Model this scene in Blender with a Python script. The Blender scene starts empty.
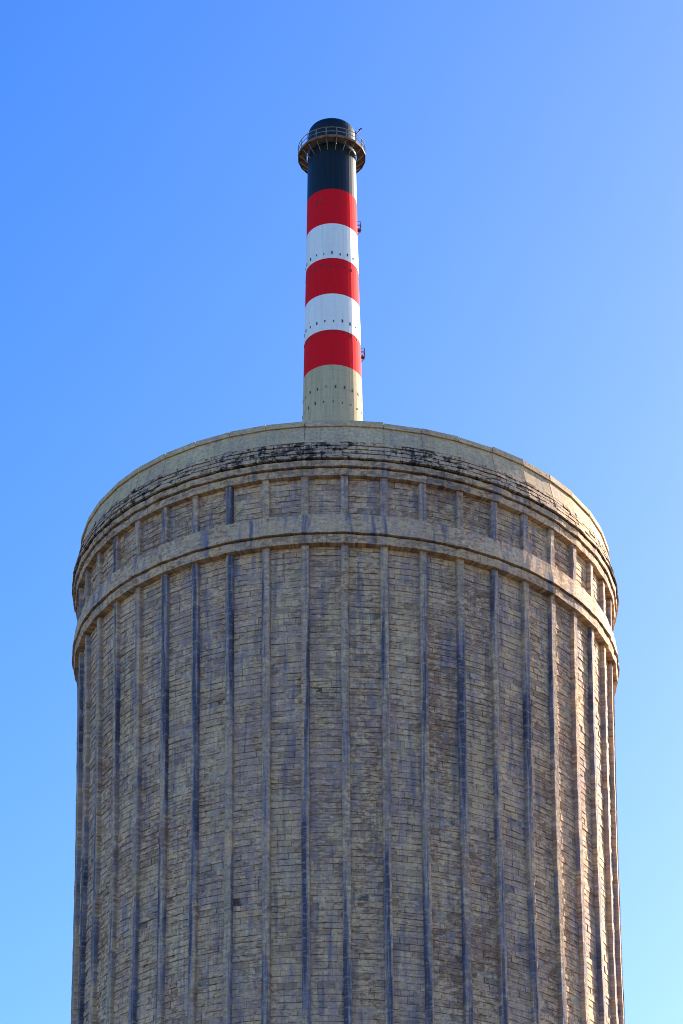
import bpy, math, random
from mathutils import Matrix, Vector

random.seed(7)
R = math.radians
scene = bpy.context.scene
col = scene.collection

# ------------------------------------------------------------------ camera
CAM_Z = 1.6
PITCH = R(32.47)
cd = bpy.data.cameras.new('camera')
cam = bpy.data.objects.new('camera', cd)
col.objects.link(cam)
cd.sensor_fit = 'VERTICAL'
cd.sensor_height = 36.0
cd.lens = 36.0 * 2500.0 / 1024.0
cd.clip_start = 0.5
cd.clip_end = 12000
cam.matrix_world = (Matrix.Translation((0, 0, CAM_Z)) @ Matrix.Rotation(math.pi / 2 + PITCH, 4, 'X')
                    @ Matrix.Rotation(-0.006, 4, 'Z'))
scene.camera = cam

# ------------------------------------------------------------------ sky and sun
SUN_AZ = R(50)       # clockwise from +Y
SUN_EL = R(25)
world = bpy.data.worlds.new('World')
scene.world = world
world.use_nodes = True
wn = world.node_tree.nodes
wl = world.node_tree.links
bg = wn['Background']
sky = wn.new('ShaderNodeTexSky')
sky.sky_type = 'NISHITA'
sky.sun_disc = False
sky.sun_elevation = SUN_EL
sky.sun_rotation = SUN_AZ
sky.altitude = 200
sky.air_density = 1.0
sky.dust_density = 1.0
sky.ozone_density = 1.0
hs = wn.new('ShaderNodeHueSaturation')
hs.inputs['Hue'].default_value = 0.518
hs.inputs['Saturation'].default_value = 1.53
wl.new(sky.outputs[0], hs.inputs['Color'])
wl.new(hs.outputs[0], bg.inputs['Color'])
bg.inputs['Strength'].default_value = 0.08

sd = bpy.data.lights.new('sun', 'SUN')
sd.energy = 4.3
sd.angle = R(0.5)
sd.color = (1.0, 0.89, 0.72)
sun = bpy.data.objects.new('sun', sd)
col.objects.link(sun)
sdir = Vector((math.sin(SUN_AZ) * math.cos(SUN_EL), math.cos(SUN_AZ) * math.cos(SUN_EL), math.sin(SUN_EL)))
sun.rotation_euler = sdir.to_track_quat('Z', 'Y').to_euler()
sun.location = (60, 60, 120)

vs = scene.view_settings
vs.view_transform = 'Standard'
vs.look = 'None'
vs.gamma = 1.0
vs.exposure = 2.04
vs.use_curve_mapping = False
scene.cycles.filter_width = 1.0
scene.render.filter_size = 1.0

# ------------------------------------------------------------------ helpers
TX, TY = 0.12, 100.0            # cooling tower axis
CX, CY = -0.9, 226.0            # chimney axis


def link_mesh(name, verts, faces, mat, parent=None, smooth=False, tones=None, kind=None):
    me = bpy.data.meshes.new(name)
    me.from_pydata(verts, [], faces)
    if tones is not None:
        at = me.attributes.new('tone', 'FLOAT', 'FACE')
        at.data.foreach_set('value', tones)
    if smooth:
        me.polygons.foreach_set('use_smooth', [True] * len(me.polygons))
    me.materials.append(mat)
    me.update()
    o = bpy.data.objects.new(name, me)
    col.objects.link(o)
    if parent:
        o.parent = parent
    if kind:
        o['kind'] = kind
    return o


def share(name, me, parent=None):
    o = bpy.data.objects.new(name, me)
    col.objects.link(o)
    if parent:
        o.parent = parent
    return o


def empty(name, loc, label, cat):
    o = bpy.data.objects.new(name, None)
    col.objects.link(o)
    o.location = loc
    o.empty_display_size = 0.5
    o['label'] = label
    o['category'] = cat
    return o


class NT:
    """small node tree writer"""
    def __init__(self, name):
        self.mat = bpy.data.materials.new(name)
        self.mat.use_nodes = True
        self.t = self.mat.node_tree
        self.bsdf = self.t.nodes['Principled BSDF']

    def node(self, typ, **kw):
        n = self.t.nodes.new(typ)
        for k, v in kw.items():
            setattr(n, k, v)
        return n

    def set(self, sock, v):
        if isinstance(v, bpy.types.NodeSocket):
            self.t.links.new(v, sock)
        elif isinstance(v, tuple) and len(v) == 3 and sock.type == 'RGBA':
            sock.default_value = (*v, 1)
        else:
            sock.default_value = v

    def math(self, op, a, b=None, c=None, clamp=False):
        n = self.node('ShaderNodeMath', operation=op, use_clamp=clamp)
        for i, v in enumerate((a, b, c)):
            if v is not None:
                self.set(n.inputs[i], v)
        return n.outputs[0]

    def mix(self, fac, a, b, blend='MIX'):
        n = self.node('ShaderNodeMix', data_type='RGBA', blend_type=blend)
        self.set(n.inputs[0], fac)
        self.set(n.inputs[6], a)
        self.set(n.inputs[7], b)
        return n.outputs[2]

    def vec(self, x, y, z=0.0):
        n = self.node('ShaderNodeCombineXYZ')
        self.set(n.inputs[0], x)
        self.set(n.inputs[1], y)
        self.set(n.inputs[2], z)
        return n.outputs[0]

    def noise(self, vec, scale=1.0, detail=4.0, rough=0.55, dist=0.0):
        n = self.node('ShaderNodeTexNoise')
        self.set(n.inputs['Vector'], vec)
        n.inputs['Scale'].default_value = scale
        n.inputs['Detail'].default_value = detail
        n.inputs['Roughness'].default_value = rough
        n.inputs['Distortion'].default_value = dist
        return n.outputs[0]

    def step(self, v, lo, hi, a=0.0, b=1.0):
        n = self.node('ShaderNodeMapRange', clamp=True)
        self.set(n.inputs[0], v)
        n.inputs[1].default_value = lo
        n.inputs[2].default_value = hi
        n.inputs[3].default_value = a
        n.inputs[4].default_value = b
        return n.outputs[0]

    def polar(self, cx, cy, rad):
        """arc length round a vertical axis and height"""
        g = self.node('ShaderNodeNewGeometry')
        s = self.node('ShaderNodeSeparateXYZ')
        self.t.links.new(g.outputs['Position'], s.inputs[0])
        dx = self.math('SUBTRACT', s.outputs[0], cx)
        dy = self.math('SUBTRACT', cy, s.outputs[1])
        a = self.math('ARCTAN2', dx, dy)
        return self.math('MULTIPLY', a, rad), s.outputs[2], a

    def finish(self, color, rough=0.9, bump=None, strength=0.3, dist=0.02, spec=0.2):
        self.set(self.bsdf.inputs['Base Color'], color)
        self.set(self.bsdf.inputs['Roughness'], rough)
        self.bsdf.inputs['Specular IOR Level'].default_value = spec
        if bump is not None:
            b = self.node('ShaderNodeBump')
            b.inputs['Strength'].default_value = strength
            b.inputs['Distance'].default_value = dist
            self.set(b.inputs['Height'], bump)
            self.t.links.new(b.outputs[0], self.bsdf.inputs['Normal'])
        return self.mat


CREAM = (0.72, 0.47, 0.275)
CREAM2 = (0.60, 0.40, 0.255)
BROWN = (0.32, 0.165, 0.105)
SLATE = (0.15, 0.15, 0.205)
LILAC = (0.44, 0.295, 0.275)
SOOT = (0.025, 0.024, 0.026)


def weathered(m, u, v, col_in, streak_amt, flake_amt, streak_w=1.0, bloom=0.7):
    """vertical rain streaks and flaked whitewash over a base colour"""
    def n(su, sv, w, det=5.0, ro=0.62):
        return m.noise(m.vec(m.math('MULTIPLY', u, su), m.math('MULTIPLY', v, sv), w), 1.0, det, ro)

    def off(x, amt):
        return m.math('MULTIPLY', m.math('SUBTRACT', x, 0.5), amt)
    # every bay has weathered a little differently
    wnz = m.node('ShaderNodeTexWhiteNoise', noise_dimensions='1D')
    m.set(wnz.inputs['W'], m.math('FLOOR', m.math('MULTIPLY', u, 46 / (2 * math.pi * 12.0))))
    bay = off(wnz.outputs['Value'], 0.09)
    # flaked patches, wider than tall, gathered in larger areas
    f2 = m.math('ADD', n(3.0, 6.0, 3.1, 7.0, 0.74), off(n(0.45, 0.3, 8.0, 3.0), 0.5))
    f2 = m.math('ADD', f2, bay)
    c = m.mix(m.math('MULTIPLY', m.step(f2, 0.52, 0.58), flake_amt), col_in, BROWN)
    # mauve-grey bloom
    lw = m.math('ADD', n(2.4, 1.3, 21.0, 7.0, 0.72), off(n(0.5, 0.16, 22.0, 3.0), 0.5))
    c = m.mix(m.step(m.math('SUBTRACT', lw, bay), 0.5, 0.58, 0.0, bloom), c, LILAC)
    # chalky pale remains of the wash, crisp edged
    pw = m.math('ADD', n(2.6, 5.0, 13.0, 7.0, 0.76), off(n(0.6, 0.4, 14.0, 3.0), 0.4))
    c = m.mix(m.step(pw, 0.54, 0.58, 0.0, 0.65), c, (0.80, 0.58, 0.38))
    # hair-fine runs of rain
    fr = n(11.0, 0.5, 31.0, 4.0, 0.7)
    c = m.mix(m.step(fr, 0.53, 0.68, 0.0, 0.3), c, (0.22, 0.15, 0.13))
    # long narrow streaks that break off
    sm = m.math('MULTIPLY', m.step(n(3.8 * streak_w, 0.16, 5.0), 0.51, 0.6), m.step(n(1.6, 0.4, 15.0), 0.45, 0.55))
    c = m.mix(m.math('MULTIPLY', sm, streak_amt), c, SLATE)
    # broader bluish wash that hangs in columns
    bw = m.math('ADD', n(1.9, 0.3, 71.0), off(n(5.0, 3.0, 72.0), 0.25))
    c = m.mix(m.math('MULTIPLY', m.step(bw, 0.54, 0.61), 0.6 * streak_amt), c, (0.20, 0.205, 0.275))
    return c


def mat_block():
    m = NT('whitewashed_block')
    u, v, a = m.polar(TX, TY, 12.0)
    at = m.node('ShaderNodeAttribute', attribute_name='tone', attribute_type='GEOMETRY')
    tone = at.outputs['Fac']
    n0 = m.noise(m.vec(m.math('MULTIPLY', u, 0.9), m.math('MULTIPLY', v, 1.1)), 1.0, 5.0, 0.6)
    c = m.mix(m.step(n0, 0.35, 0.65), CREAM, CREAM2)
    c = weathered(m, u, v, c, 0.6, 0.9)
    # grime that ran along the beds
    bd = m.noise(m.vec(m.math('MULTIPLY', u, 2.2), m.math('MULTIPLY', v, 10.0), 50.0), 1.0, 5.0, 0.7)
    bm = m.noise(m.vec(m.math('MULTIPLY', u, 0.6), m.math('MULTIPLY', v, 0.5), 60.0), 1.0, 3.0, 0.6)
    b2 = m.math('ADD', bd, m.math('MULTIPLY', m.math('SUBTRACT', bm, 0.5), 0.5))
    c = m.mix(m.step(b2, 0.53, 0.66, 0.0, 0.75), c, (0.21, 0.115, 0.08))
    # some blocks have lost their wash altogether
    c = m.mix(m.step(tone, 0.88, 1.0, 0.0, 0.45), c, (0.25, 0.16, 0.115))
    k = m.step(tone, 0.0, 1.0, 1.1, 0.9)
    kc = m.node('ShaderNodeCombineColor')
    for i in range(3):
        m.set(kc.inputs[i], k)
    c = m.mix(1.0, c, kc.outputs[0], 'MULTIPLY')
    fine = m.noise(m.vec(m.math('MULTIPLY', u, 9.0), m.math('MULTIPLY', v, 9.0), 1.0), 1.0, 5.0, 0.7)
    g = m.step(fine, 0.36, 0.6, 0.76, 1.06)
    gc = m.node('ShaderNodeCombineColor')
    for i in range(3):
        m.set(gc.inputs[i], g)
    c = m.mix(1.0, c, gc.outputs[0], 'MULTIPLY')
    return m.finish(c, 0.92, fine, 0.5, 0.03)


def mat_mortar():
    m = NT('joint_mortar')
    u, v, a = m.polar(TX, TY, 12.0)
    n0 = m.noise(m.vec(m.math('MULTIPLY', u, 0.8), m.math('MULTIPLY', v, 0.8), 11.0), 1.0, 5.0, 0.65)
    c = m.mix(m.step(n0, 0.44, 0.60), (0.48, 0.38, 0.28), (0.11, 0.075, 0.06))
    c = weathered(m, u, v, c, 0.7, 0.5)
    return m.finish(c, 0.95)


def mat_rib():
    m = NT('streaked_rib_concrete')
    u, v, a = m.polar(TX, TY, 12.0)
    oi = m.node('ShaderNodeObjectInfo')
    off = m.math('MULTIPLY', oi.outputs['Random'], 90.0)
    n0 = m.noise(m.vec(m.math('MULTIPLY', u, 2.0), m.math('MULTIPLY', v, 0.5), off), 1.0, 5.0, 0.6)
    c = m.mix(m.step(n0, 0.35, 0.65), CREAM, (0.36, 0.29, 0.22))
    c = weathered(m, u, v, c, 0.6, 0.95, 1.6)
    # blue-grey rain streaks that start at a ledge and run on down
    st = m.noise(m.vec(m.math('MULTIPLY', u, 4.0), m.math('MULTIPLY', v, 0.15), off), 1.0, 4.0, 0.55)
    ed = m.noise(m.vec(m.math('MULTIPLY', u, 14.0), m.math('MULTIPLY', v, 1.1), off), 1.0, 5.0, 0.7)
    s2 = m.math('ADD', st, m.math('MULTIPLY', m.math('SUBTRACT', ed, 0.5), 0.34))
    # the boldest runs start where the rib was patched; height and weight are stored per rib
    oc = m.node('ShaderNodeSeparateColor')
    m.t.links.new(oi.outputs['Color'], oc.inputs[0])
    top = m.math('MULTIPLY', oc.outputs[0], 100.0)
    below = m.step(m.math('SUBTRACT', m.math('ADD', top, m.math('MULTIPLY', ed, 0.8)), v), 0.3, 0.5)
    s2 = m.math('ADD', s2, m.math('MULTIPLY', m.math('MULTIPLY', below, oc.outputs[1]), 0.115))
    c = m.mix(m.step(s2, 0.52, 0.57, 0.0, 0.75), c, (0.16, 0.18, 0.27))
    c = m.mix(m.step(s2, 0.58, 0.66, 0.0, 0.85), c, (0.035, 0.045, 0.09))
    bd = m.noise(m.vec(m.math('MULTIPLY', u, 1.6), m.math('MULTIPLY', v, 7.0), off), 1.0, 5.0, 0.72)
    c = m.mix(m.step(bd, 0.54, 0.6, 0.0, 0.55), c, (0.24, 0.15, 0.11))
    c = m.mix(m.step(bd, 0.46, 0.40, 0.0, 0.35), c, (0.62, 0.46, 0.31))
    fine = m.noise(m.vec(m.math('MULTIPLY', u, 10.0), m.math('MULTIPLY', v, 7.0), 1.0), 1.0, 5.0, 0.7)
    return m.finish(m.mix(m.step(fine, 0.5, 0.64, 0.0, 0.45), c, (0.12, 0.085, 0.07)), 0.9, fine, 0.7, 0.04)


def mat_plaster(name, streak, flake, soot=0.0, base=CREAM, base2=CREAM2):
    m = NT(name)
    u, v, a = m.polar(TX, TY, 12.0)
    n0 = m.noise(m.vec(m.math('MULTIPLY', u, 0.5), m.math('MULTIPLY', v, 0.9)), 1.0, 5.0, 0.6)
    c = m.mix(m.step(n0, 0.35, 0.65), base, base2)
    c = weathered(m, u, v, c, streak, flake, 0.6, 0.35)
    if soot:
        sn = m.noise(m.vec(m.math('MULTIPLY', u, 2.6), m.math('MULTIPLY', v, 3.4), 33.0), 1.0, 7.0, 0.78)
        sb = m.noise(m.vec(m.math('MULTIPLY', u, 0.22), 0.0, 40.0), 1.0, 3.0, 0.5)
        dr = m.noise(m.vec(m.math('MULTIPLY', u, 6.0), m.math('MULTIPLY', v, 1.3), 37.0), 1.0, 5.0, 0.7)
        sn = m.math('MAXIMUM', sn, m.math('SUBTRACT', dr, 0.06))
        s = m.math('ADD', sn, m.math('MULTIPLY', m.math('SUBTRACT', sb, 0.5), 0.35))
        c = m.mix(m.step(s, 0.515, 0.56, 0.0, soot), c, SOOT)
    fine = m.noise(m.vec(m.math('MULTIPLY', u, 7.0), m.math('MULTIPLY', v, 9.0), 1.0), 1.0, 6.0, 0.75)
    c = m.mix(m.step(fine, 0.5, 0.66, 0.0, 0.6), c, (0.14, 0.1, 0.075))
    return m.finish(c, 0.92, fine, 0.4, 0.03)


def mat_paint(name, colr, streak_col, amt, rough=0.55, spec=0.45):
    m = NT(name)
    u, v, a = m.polar(CX, CY, 3.1)
    st = m.noise(m.vec(m.math('MULTIPLY', u, 3.0), m.math('MULTIPLY', v, 0.12), 4.0), 1.0, 5.0, 0.65)
    c = m.mix(m.step(st, 0.45, 0.7, 0.0, amt), colr, streak_col)
    sp = m.noise(m.vec(m.math('MULTIPLY', u, 1.2), m.math('MULTIPLY', v, 1.0), 9.0), 1.0, 6.0, 0.7)
    c = m.mix(m.step(sp, 0.58, 0.72, 0.0, amt), c, streak_col)
    # shutter lifts of the slip-formed shaft: fine relief only
    fr = m.math('FRACT', m.math('MULTIPLY', v, 0.8))
    ln = m.step(m.math('ABSOLUTE', m.math('SUBTRACT', fr, 0.5)), 0.0, 0.04, 1.0, 0.0)
    c = m.mix(m.math('MULTIPLY', ln, amt * 0.6), c, streak_col)
    return m.finish(c, rough, m.math('ADD', sp, m.math('MULTIPLY', ln, -0.4)), 0.25, 0.03, spec)


def mat_plain(name, colr, colr2, rough=0.7, scale=2.0, metal=0.0):
    m = NT(name)
    g = m.node('ShaderNodeNewGeometry')
    n = m.noise(g.outputs['Position'], scale, 5.0, 0.6)
    c = m.mix(m.step(n, 0.38, 0.64), colr, colr2)
    m.bsdf.inputs['Metallic'].default_value = metal
    return m.finish(c, rough, n, 0.2, 0.02, 0.3)


M_BLOCK = mat_block()
M_MORTAR = mat_mortar()
M_RIB = mat_rib()
M_PLASTER = mat_plaster('parapet_plaster', 0.3, 0.35, 0.0, (0.68, 0.50, 0.29), (0.58, 0.43, 0.26))
M_SOOT = mat_plaster('sooty_parapet_block', 0.3, 0.6, 0.95)
M_SOOTJOINT = mat_plaster('sooty_joint', 0.3, 0.6, 0.9, (0.30, 0.24, 0.17), (0.05, 0.042, 0.04))
M_BAND = mat_plaster('band_plaster', 0.95, 0.85, 0.0)
M_CORNICE = mat_plaster('cornice_plaster', 0.7, 0.95, 0.45)
M_COPING = mat_plaster('coping_concrete', 0.1, 0.35, 0.0, (0.66, 0.48, 0.28), (0.54, 0.38, 0.22))
M_BLACK = mat_paint('black_chimney_paint', (0.004, 0.007, 0.008), (0.014, 0.017, 0.018), 0.6, 0.45, 0.35)
M_RED = mat_paint('red_chimney_paint', (0.82, 0.010, 0.022), (0.5, 0.02, 0.03), 0.4, 0.8, 0.08)
M_WHITE = mat_paint('white_chimney_paint', (0.88, 0.88, 0.86), (0.64, 0.64, 0.63), 0.45, 0.45)
M_GREY = mat_paint('chimney_concrete', (0.56, 0.46, 0.30), (0.34, 0.28, 0.18), 0.75, 0.9, 0.1)
M_RUST = mat_plain('rusty_deck_steel', (0.27, 0.17, 0.125), (0.15, 0.085, 0.06), 0.85, 1.2)
M_STEEL = mat_plain('painted_rail_steel', (0.34, 0.30, 0.28), (0.2, 0.17, 0.15), 0.6, 2.0)
M_DARKSTEEL = mat_plain('dark_steel', (0.05, 0.05, 0.055), (0.09, 0.07, 0.06), 0.6, 2.0)
M_LAMP = mat_plain('red_lamp_glass', (0.06, 0.02, 0.02), (0.05, 0.02, 0.02), 0.25, 2.0)


def mat_ground():
    m = NT('dry_grass_ground')
    g = m.node('ShaderNodeNewGeometry')
    n1 = m.noise(g.outputs['Position'], 0.02, 6.0, 0.6)
    n2 = m.noise(g.outputs['Position'], 0.9, 6.0, 0.7)
    c = m.mix(m.step(n1, 0.4, 0.6), (0.05, 0.045, 0.035), (0.035, 0.042, 0.022))
    c = m.mix(m.step(n2, 0.45, 0.65, 0.0, 0.6), c, (0.065, 0.055, 0.045))
    return m.finish(c, 0.95, n2, 0.5, 0.05)


# ------------------------------------------------------------------ ground
S = 4000
g = link_mesh('ground', [(-S, -S, 0), (S, -S, 0), (S, S, 0), (-S, S, 0)], [(0, 1, 2, 3)], mat_ground())
g['kind'] = 'structure'

# ------------------------------------------------------------------ cooling tower
NB = 46
DA = 2 * math.pi / NB
KT = 0.0307                     # its courses drop slightly towards the right
RIB_W, RIB_D = 0.31, 0.17
Z = lambda h: h + CAM_Z         # heights measured from the eye


def Ro(z):                      # outer face of the ribs
    h = z - CAM_Z
    return 11.42 * math.sqrt(1 + ((h - 25.0) / 82.0) ** 2)


def Rw(z):                      # face of the block infill, at the ribs
    return Ro(z) - RIB_D


def pt(r, ang, z, shear=True):  # ang 0 faces the camera, positive to the right
    x = r * math.sin(ang)
    return (x, -r * math.cos(ang), z - (KT * x if shear else 0))


tower = empty('cooling_tower', (TX, TY, 0),
              'wide whitewashed block cooling tower with vertical ribs and stepped cornice, in front of the chimney',
              'cooling tower')


def ring(name, prof, mat, parent, sub=1, jit=0.0):
    """sweep a closed (r, z) profile round the axis, straight from rib to rib; worn edges by jit"""
    vv, ff = [], []
    k = len(prof)
    n = NB * sub
    for i in range(NB):
        dj = random.uniform(-jit, jit)
        for q in range(sub):
            t = q / sub
            for (r, z) in prof:
                p0, p1 = pt(r, i * DA, z), pt(r, (i + 1) * DA, z)
                e = 1 + random.uniform(-jit, jit) / 12.0
                if random.random() < 0.04:
                    e -= jit * 2.5 / 12.0
                vv.append(((p0[0] + (p1[0] - p0[0]) * t) * e, (p0[1] + (p1[1] - p0[1]) * t) * e,
                           p0[2] + (p1[2] - p0[2]) * t + random.uniform(-jit, jit) * 0.7))
    for i in range(n):
        j = (i + 1) % n
        for a in range(k):
            b = (a + 1) % k
            ff.append((i * k + a, j * k + a, j * k + b, i * k + b))
    return link_mesh(name, vv, ff, mat, parent)


# shell behind the blocks (joints), open below for the air inlet
REC = 0.026
zs = [Z(4.5) + i * (Z(57.95) - Z(4.5)) / 18 for i in range(19)]
prof = [(Rw(z) - REC, z) for z in zs] + [(Rw(z) - 0.5, z) for z in reversed(zs)]
ring('wall', prof, M_MORTAR, tower)

# ribs, six rough-edged castings repeated round the tower
NRZ = 150
rz = [0.0] + [Z(1) + i * (Z(57.9) - Z(1)) / NRZ for i in range(NRZ + 1)]
rib_meshes = []
for kind in range(6):
    rr = random.Random(30 + kind)
    rv, rf = [], []
    drift = 0.0
    for z in rz:
        ro = Ro(z) + rr.uniform(-.012, .008)
        w = RIB_W / 2
        drift = 0.85 * drift + rr.uniform(-.008, .008)
        c1, c2 = (rr.uniform(.015, .035) if rr.random() > .12 else rr.uniform(.05, .10) for _ in range(2))
        rv += [(-w + drift, -(ro - 0.45), z), (-w + drift, -(ro - c1), z), (-w + c1 + drift, -ro, z),
               (w - c2 + drift, -ro, z), (w + drift, -(ro - c2), z), (w + drift, -(ro - 0.45), z)]
    for i in range(len(rz) - 1):
        for a in range(6):
            b = (a + 1) % 6
            rf.append((i * 6 + a, i * 6 + b, i * 6 + 6 + b, i * 6 + 6 + a))
    rf.append(tuple(range(5, -1, -1)))
    me = bpy.data.meshes.new('rib')
    me.from_pydata(rv, [], rf)
    me.materials.append(M_RIB)
    me.update()
    rib_meshes.append(me)
RIB_RUN = {-1: (43.6, 1.0), 0: (40.6, 0.7), 1: (45.0, 0.5), -4: (54.0, 0.6), -5: (57.0, 0.7), -9: (45.5, 0.8),
           3: (56.5, 0.6), 4: (56.0, 0.45), 5: (50.0, 0.4), -2: (39.0, 0.4), 2: (38.0, 0.5), -7: (42.0, 0.5)}
for i in range(NB):
    o = share('rib', rib_meshes[(i * 5 + i // 6) % 6], tower)
    ang = i * DA
    hs_, ws_ = RIB_RUN.get(i if i < 23 else i - NB, (0.0, 0.0))
    o.color = (hs_ / 100.0, ws_, 0, 1)
    o.rotation_euler = (0, 0, ang)
    o.location = (0, 0, -KT * Ro(50) * math.sin(ang) - 0.15)

# block infill, bay by bay, course by course
COURSE = 0.265
GAP = 0.029
VGAP = 0.012
BOX_F = [(0, 1, 2, 3), (0, 4, 5, 1), (1, 5, 6, 2), (2, 6, 7, 3), (3, 7, 4, 0)]
rb = random.Random(11)
stuff_v, stuff_f, stuff_t = [], [], []
variants = []
for i in range(14):                     # chipped single blocks, shared
    vv = []
    for dpt in (0.0, 1.0):
        for (x, z) in ((-.5, -.5), (.5, -.5), (.5, .5), (-.5, .5)):
            k = 0.0 if dpt else 1.0
            vv.append((x + k * rb.uniform(-.012, .012), dpt, z + k * rb.uniform(-.04, .04)))
    me = bpy.data.meshes.new('brick')
    me.from_pydata(vv, [], BOX_F)
    at = me.attributes.new('tone', 'FLOAT', 'FACE')
    t = (i + rb.random()) / 14
    at.data.foreach_set('value', [t] * 5)
    me.materials.append(M_BLOCK)
    me.update()
    variants.append(me)
n_single = 0
for b in range(NB):
    ang = (b + 0.5) * DA
    front = b in (0, 1, 2, NB - 1, NB - 2, NB - 3)
    ca, sa = math.cos(ang), math.sin(ang)
    z = Z(4.6)
    crs = 0
    while z < Z(57.65):
        h = COURSE * rb.uniform(0.88, 1.12)
        zc = z + h / 2
        rch = Rw(zc) * math.cos(DA / 2)         # infill lies flat between two ribs
        half = Rw(zc) * math.sin(DA / 2) - RIB_W / 2 + 0.01
        # cut the course into blocks
        cuts = [-half]
        L = rb.uniform(0.5, 0.72)
        p = -half + (L if crs % 2 else L * 0.5) + rb.uniform(-.06, .06)
        while p < half - 0.18:
            cuts.append(p)
            p += rb.uniform(0.5, 0.78)
        cuts.append(half)
        for q in range(len(cuts) - 1):
            x0, x1 = cuts[q] + VGAP / 2, cuts[q + 1] - VGAP / 2
            if x1 - x0 < 0.05:
                continue
            pr = rb.uniform(-0.016, 0.018)
            if rb.random() < 0.05:
                pr -= 0.03
            zz0, zz1 = z + GAP / 2, z + h - GAP / 2
            xm, zm = (x0 + x1) / 2, (zz0 + zz1) / 2
            rad = rch + pr
            depth = 0.11
            wx = xm * ca + rad * sa
            if front and 35.6 < z - CAM_Z < 41.7 and n_single < 300:
                o = share('brick', variants[rb.randrange(14)], tower)
                wy = xm * sa - rad * ca
                o.location = (wx, wy, zm - KT * wx)
                o.rotation_euler = (rb.uniform(-.02, .02), math.atan(KT * ca) + rb.uniform(-.006, .006), ang)
                o.rotation_mode = 'YXZ'
                o.scale = (x1 - x0, depth, zz1 - zz0)
                n_single += 1
            else:
                base = len(stuff_v)
                for dpt in (0.0, depth):
                    for (x, zv) in ((x0, zz0), (x1, zz0), (x1, zz1), (x0, zz1)):
                        k = 1.0 if dpt == 0 else 0.0
                        xx = x + k * rb.uniform(-.008, .008)
                        r_ = rad - dpt + k * rb.uniform(-.006, .006)
                        X = xx * ca + r_ * sa
                        Y = xx * sa - r_ * ca
                        stuff_v.append((X, Y, zv + k * rb.uniform(-.022, .022) - KT * X))
                stuff_f += [tuple(base + a for a in fc) for fc in BOX_F]
                stuff_t += [rb.random()] * 5
        z += h
        crs += 1
link_mesh('brick', stuff_v, stuff_f, M_BLOCK, tower, tones=stuff_t, kind='stuff')

# lower string course: flat band with a recessed lip under it
ring('band', [(12.33, Z(55.70)), (12.42, Z(54.78)), (11.7, Z(54.78)), (11.7, Z(55.74))][::-1], M_BAND, tower, 6, 0.016)
ring('band_lip', [(12.33, Z(54.70)), (12.29, Z(54.33)), (11.7, Z(54.33)), (11.7, Z(54.70))][::-1], M_CORNICE, tower, 6, 0.016)
# stepped cornice
ring('cornice_step', [(12.42, Z(57.92)), (12.39, Z(57.60)), (11.8, Z(57.60)), (11.8, Z(57.92))][::-1], M_CORNICE, tower, 6, 0.016)
ring('cornice_step', [(12.53, Z(58.26)), (12.51, Z(58.00)), (11.8, Z(58.00)), (11.8, Z(58.26))][::-1], M_CORNICE, tower, 6, 0.016)
# core ring that carries the parapet courses
ring('parapet_core', [(12.38, Z(59.25)), (12.555, Z(58.335)), (11.9, Z(58.335)), (11.9, Z(59.25))][::-1], M_SOOTJOINT, tower)


def facet_box(name, i, r0b, r1b, z0, r0t, r1t, z1, mat, gap=0.008, dz=0.0):
    """a straight wall piece between two ribs; r0 outer, r1 inner"""
    a0, a1 = i * DA + gap / 12, (i + 1) * DA - gap / 12
    v = [pt(r0b, a0, z0), pt(r0b, a1, z0), pt(r1b, a1, z0), pt(r1b, a0, z0),
         pt(r0t, a0, z1 + dz), pt(r0t, a1, z1 + dz), pt(r1t, a1, z1 + dz), pt(r1t, a0, z1 + dz)]
    f = [(0, 3, 2, 1), (4, 5, 6, 7), (0, 1, 5, 4), (1, 2, 6, 5), (2, 3, 7, 6), (3, 0, 4, 7)]
    return link_mesh(name, v, f, mat, tower)


for i in range(NB):
    dr = random.uniform(-0.015, 0.015)
    facet_box('parapet_panel', i, 12.43 + dr, 12.12, Z(59.253), 12.27 + dr, 11.95, Z(60.13), M_PLASTER, 0.003)
    dz = random.uniform(-0.03, 0.03)
    facet_box('coping', i, 12.35 + dr, 11.9, Z(60.133), 12.33 + dr, 11.9, Z(60.40), M_COPING, 0.014, dz)

# four uneven courses of sooty blocks at the foot of the parapet
pv, pf, ptn = [], [], []
ph = [0.25, 0.225, 0.215, 0.22]
zz = Z(58.337)
rq = random.Random(21)
for c in range(4):
    h = ph[c]
    for i in range(NB):
        a0 = i * DA
        cuts = [0.0]
        p = rq.uniform(0.12, 0.45)
        while p < 0.9:
            cuts.append(p)
            p += rq.uniform(0.22, 0.5)
        cuts.append(1.0)
        for q in range(len(cuts) - 1):
            t0 = cuts[q] + 0.004
            t1 = cuts[q + 1] - 0.004
            ra = 12.62 - 0.15 * (c / 4) + rq.uniform(-.022, .016)
            rb_ = ra - 0.04
            base = len(pv)

            def pp(r, t, z):
                p0 = pt(r, a0, z)
                p1 = pt(r, a0 + DA, z)
                return tuple(p0[k] + (p1[k] - p0[k]) * t for k in range(3))
            zl = [zz + rq.uniform(.008, .04) for _ in range(2)]
            zt = [zz + h - rq.uniform(.008, .04) for _ in range(2)]
            for (r_a, r_b) in ((ra, rb_), (ra - 0.35, rb_ - 0.35)):
                pv += [pp(r_a, t0, zl[0]), pp(r_a, t1, zl[1]), pp(r_b, t1, zt[1]), pp(r_b, t0, zt[0])]
            pf += [tuple(base + a for a in fc) for fc in BOX_F]
    zz += h
link_mesh('parapet_block', pv, pf, M_SOOT, tower, kind='stuff')
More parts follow.
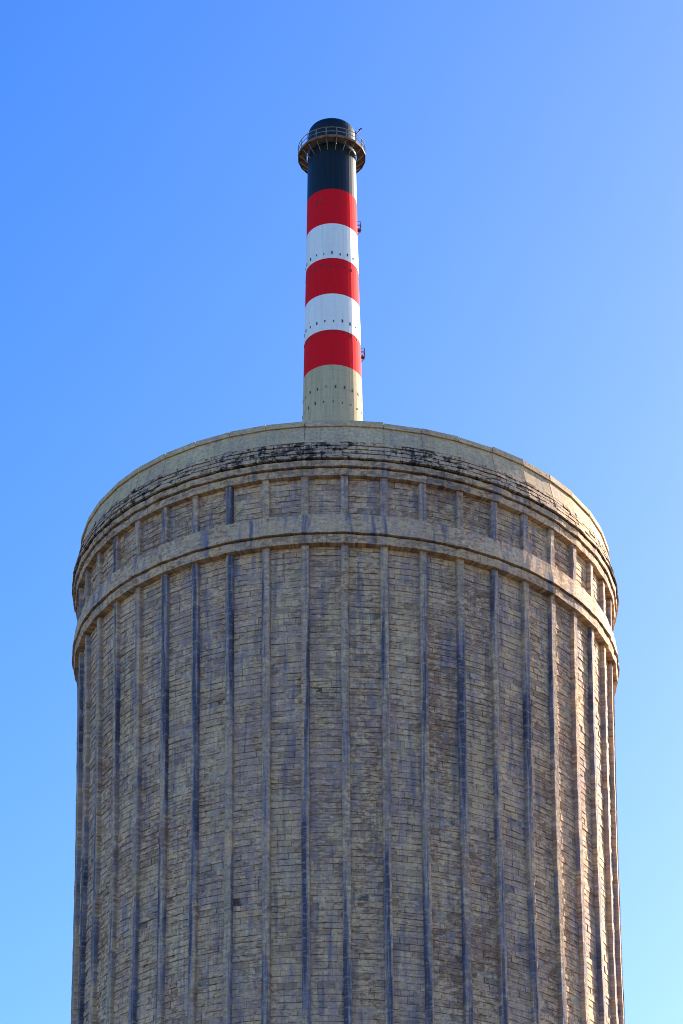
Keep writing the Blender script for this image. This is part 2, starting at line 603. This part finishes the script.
# ring beam over the air inlet and the pond kerb on the ground
ring('ring_beam', [(Ro(6) - 0.06, 6.35), (Ro(6) - 0.06, 5.6), (Ro(6) - 0.8, 5.6), (Ro(6) - 0.8, 6.35)][::-1], M_CORNICE, tower)
ring('basin_kerb', [(13.6, 0.9), (13.6, -0.6), (13.2, -0.6), (13.2, 0.9)][::-1], M_COPING, tower)

# ------------------------------------------------------------------ chimney
chimney = empty('chimney', (CX, CY, 0),
                'tall slender chimney with red, white and black painted bands rising behind the cooling tower',
                'chimney')
CH = CAM_Z + 0.18
CPTS = [(0, 5.2), (60, 4.3), (110, 3.72), (153.8, 3.33), (160.8, 3.235), (165.6, 3.165), (170.7, 3.085),
        (175.8, 3.01), (180.8, 2.945), (186, 2.885), (196.2, 2.80), (196.75, 2.72), (197.0, 2.58)]


def Rc(h):
    for (h0, r0), (h1, r1) in zip(CPTS, CPTS[1:]):
        if h <= h1:
            return r0 + (r1 - r0) * (h - h0) / (h1 - h0)
    return CPTS[-1][1]


def cyl(name, h0, h1, mat, label=None, n=40, th=0.4, nz=8):
    vv, ff = [], []
    prof = [(Rc(h0 + (h1 - h0) * i / nz), h0 + (h1 - h0) * i / nz + CH) for i in range(nz + 1)]
    prof += [(r - th, z) for r, z in reversed(prof)]
    k = len(prof)
    for i in range(n):
        a = 2 * math.pi * i / n
        for r, z in prof:
            vv.append((r * math.sin(a), -r * math.cos(a), z))
    for i in range(n):
        j = (i + 1) % n
        for a in range(k):
            b = (a + 1) % k
            ff.append((i * k + b, i * k + a, j * k + a, j * k + b)[::-1])
    o = link_mesh(name, vv, ff, mat, chimney)
    if label:
        o['label'] = label
    return o


E_ = 0.002
cyl('shaft', -CH, 160.76 - E_, M_GREY, 'bare grey concrete shaft', nz=40)
cyl('painted_band', 160.76, 165.6 - E_, M_RED, 'lowest red band')
cyl('painted_band', 165.6, 170.67 - E_, M_WHITE, 'lower white band')
cyl('painted_band', 170.67, 175.78 - E_, M_RED, 'middle red band')
cyl('painted_band', 175.78, 180.83 - E_, M_WHITE, 'upper white band')
cyl('painted_band', 180.83, 185.99 - E_, M_RED, 'topmost red band')
cyl('painted_band', 185.99, 197.0, M_BLACK, 'black top section', nz=44)


def bar(vv, ff, p, q, r, n=5):
    p, q = Vector(p), Vector(q)
    d = (q - p).normalized()
    a = d.orthogonal().normalized()
    b = d.cross(a)
    base = len(vv)
    for e in (p, q):
        for i in range(n):
            t = 2 * math.pi * i / n
            vv.append(tuple(e + a * (r * math.cos(t)) + b * (r * math.sin(t))))
    for i in range(n):
        j = (i + 1) % n
        ff.append((base + i, base + j, base + n + j, base + n + i))
    ff.append(tuple(base + i for i in reversed(range(n))))
    ff.append(tuple(base + n + i for i in range(n)))


def boxm(vv, ff, c, sx, sy, sz, rot=0.0):
    base = len(vv)
    cr, sr = math.cos(rot), math.sin(rot)
    for dz in (-.5, .5):
        for (x, y) in ((-.5, -.5), (.5, -.5), (.5, .5), (-.5, .5)):
            X, Y = x * sx, y * sy
            vv.append((c[0] + X * cr - Y * sr, c[1] + X * sr + Y * cr, c[2] + dz * sz))
    ff += [tuple(base + a for a in f) for f in ((0, 3, 2, 1), (4, 5, 6, 7), (0, 1, 5, 4), (1, 2, 6, 5), (2, 3, 7, 6), (3, 0, 4, 7))]


def cp(r, a, h):
    return (r * math.sin(a), -r * math.cos(a), h + CH)


# gallery near the top
GH = 193.15
NG = 20
RO_, RI_ = 3.95, 2.98
for i in range(NG):                       # deck plates
    a0, a1 = 2 * math.pi * (i + .5) / NG + 0.004, 2 * math.pi * (i + 1.5) / NG - 0.004
    vv = [cp(r, a, h) for h in (GH - 0.06, GH) for r, a in ((RO_, a0), (RO_, a1), (RI_, a1), (RI_, a0))]
    ff = [(0, 3, 2, 1), (4, 5, 6, 7), (0, 1, 5, 4), (1, 2, 6, 5), (2, 3, 7, 6), (3, 0, 4, 7)]
    link_mesh('deck_plate', vv, ff, M_RUST, chimney)
vv, ff = [], []
for i in range(NG):                       # edge channel
    a0, a1 = 2 * math.pi * (i + .5) / NG, 2 * math.pi * (i + 1.5) / NG
    base = len(vv)
    vv += [cp(r, a, h) for h in (GH - 0.22, GH + 0.12) for r, a in ((RO_ + .06, a0), (RO_ + .06, a1), (RO_ + .005, a1), (RO_ + .005, a0))]
    ff += [tuple(base + q for q in f) for f in ((0, 3, 2, 1), (4, 5, 6, 7), (0, 1, 5, 4), (2, 3, 7, 6))]
link_mesh('edge_channel', vv, ff, M_RUST, chimney)
for i in range(NG):                       # brackets, posts
    a = 2 * math.pi * (i + 0.5) / NG
    vv, ff = [], []
    bar(vv, ff, cp(RO_ - 0.05, a, GH - 0.12), cp(Rc(GH - 1.2) - 0.02, a, GH - 1.2), 0.04)
    bar(vv, ff, cp(RO_ - 0.02, a, GH - 0.13), cp(Rc(GH) - 0.02, a, GH - 0.13), 0.035)
    link_mesh('bracket', vv, ff, M_STEEL, chimney)
    vv, ff = [], []
    bar(vv, ff, cp(RO_, a, GH), cp(RO_, a, GH + 1.25), 0.045)
    link_mesh('railing_post', vv, ff, M_STEEL, chimney)
for hh, nm in ((1.25, 'handrail'), (0.65, 'middle_rail')):
    vv, ff = [], []
    for i in range(NG * 2):
        a0, a1 = math.pi * i / NG, math.pi * (i + 1) / NG
        bar(vv, ff, cp(RO_, a0, GH + hh), cp(RO_, a1, GH + hh), 0.045)
    link_mesh(nm, vv, ff, M_STEEL, chimney)

# floodlight arm on the gallery rail, right side
a = R(46)
vv, ff = [], []
bar(vv, ff, cp(RO_, a, GH + 0.2), cp(RO_, a, GH + 1.6), 0.06)
bar(vv, ff, cp(RO_, a, GH + 1.1), cp(RO_ + 0.5, a + .08, GH + 1.85), 0.06)
bar(vv, ff, cp(RO_ + 0.25, a + .06, GH + 1.75), cp(RO_ + 0.62, a + .09, GH + 1.95), 0.1)
link_mesh('floodlight_arm', vv, ff, M_DARKSTEEL, chimney)

# rows of dark anchor plates round the shaft
pvv, pff = [], []
boxm(pvv, pff, (0, 0, 0), 0.14, 0.12, 0.36)
plate = None
rp = random.Random(5)
for h, ph, nn in ((184.2, 0.1, 0), (176.5, 0.0, 20), (174.8, 0.2, 20), (166.9, 0.05, 20), (165.25, 0.12, 20), (157.8, 0.1, 20), (155.8, 0.02, 20)):
    angs = [2 * math.pi * i / nn + ph for i in range(nn)] if nn else [-0.62, -0.34]
    for a in angs:
        if plate is None:
            o = plate = link_mesh('anchor_plate', pvv, pff, M_DARKSTEEL, chimney)
        else:
            o = share('anchor_plate', plate.data, chimney)
        hh = h + rp.uniform(-.12, .12)
        o.location = cp(Rc(hh) - 0.02, a, hh)
        o.rotation_euler = (0, 0, a)
        s = rp.uniform(0.55, 1.15)
        o.scale = (s, 1, s)

# small warning-light balconies on the right flank
for h in (182.4, 164.3):
    a = R(97)
    r0 = Rc(h)
    vv, ff = [], []
    c = cp(r0 + 0.22, a, h)
    boxm(vv, ff, c, 0.5, 0.45, 0.06, a)
    bar(vv, ff, cp(r0 + 0.42, a, h), cp(r0 - 0.02, a, h - 0.7), 0.045)
    o = link_mesh('light_balcony', vv, ff, M_DARKSTEEL, chimney)
    vv, ff = [], []
    for da in (-0.09, 0.09):
        bar(vv, ff, cp(r0 + 0.42, a + da, h), cp(r0 + 0.42, a + da, h + 1.1), 0.035)
    for hh in (0.55, 1.1):
        bar(vv, ff, cp(r0 + 0.42, a - .09, h + hh), cp(r0 + 0.42, a + .09, h + hh), 0.035)
        for da in (-0.09, 0.09):
            bar(vv, ff, cp(r0, a + da, h + hh), cp(r0 + 0.42, a + da, h + hh), 0.03)
    link_mesh('railing', vv, ff, M_DARKSTEEL, o)
    vv, ff = [], []
    bar(vv, ff, cp(r0 + 0.25, a, h + 0.04), cp(r0 + 0.25, a, h + 0.36), 0.09, 8)
    link_mesh('warning_lamp', vv, ff, M_LAMP, o)
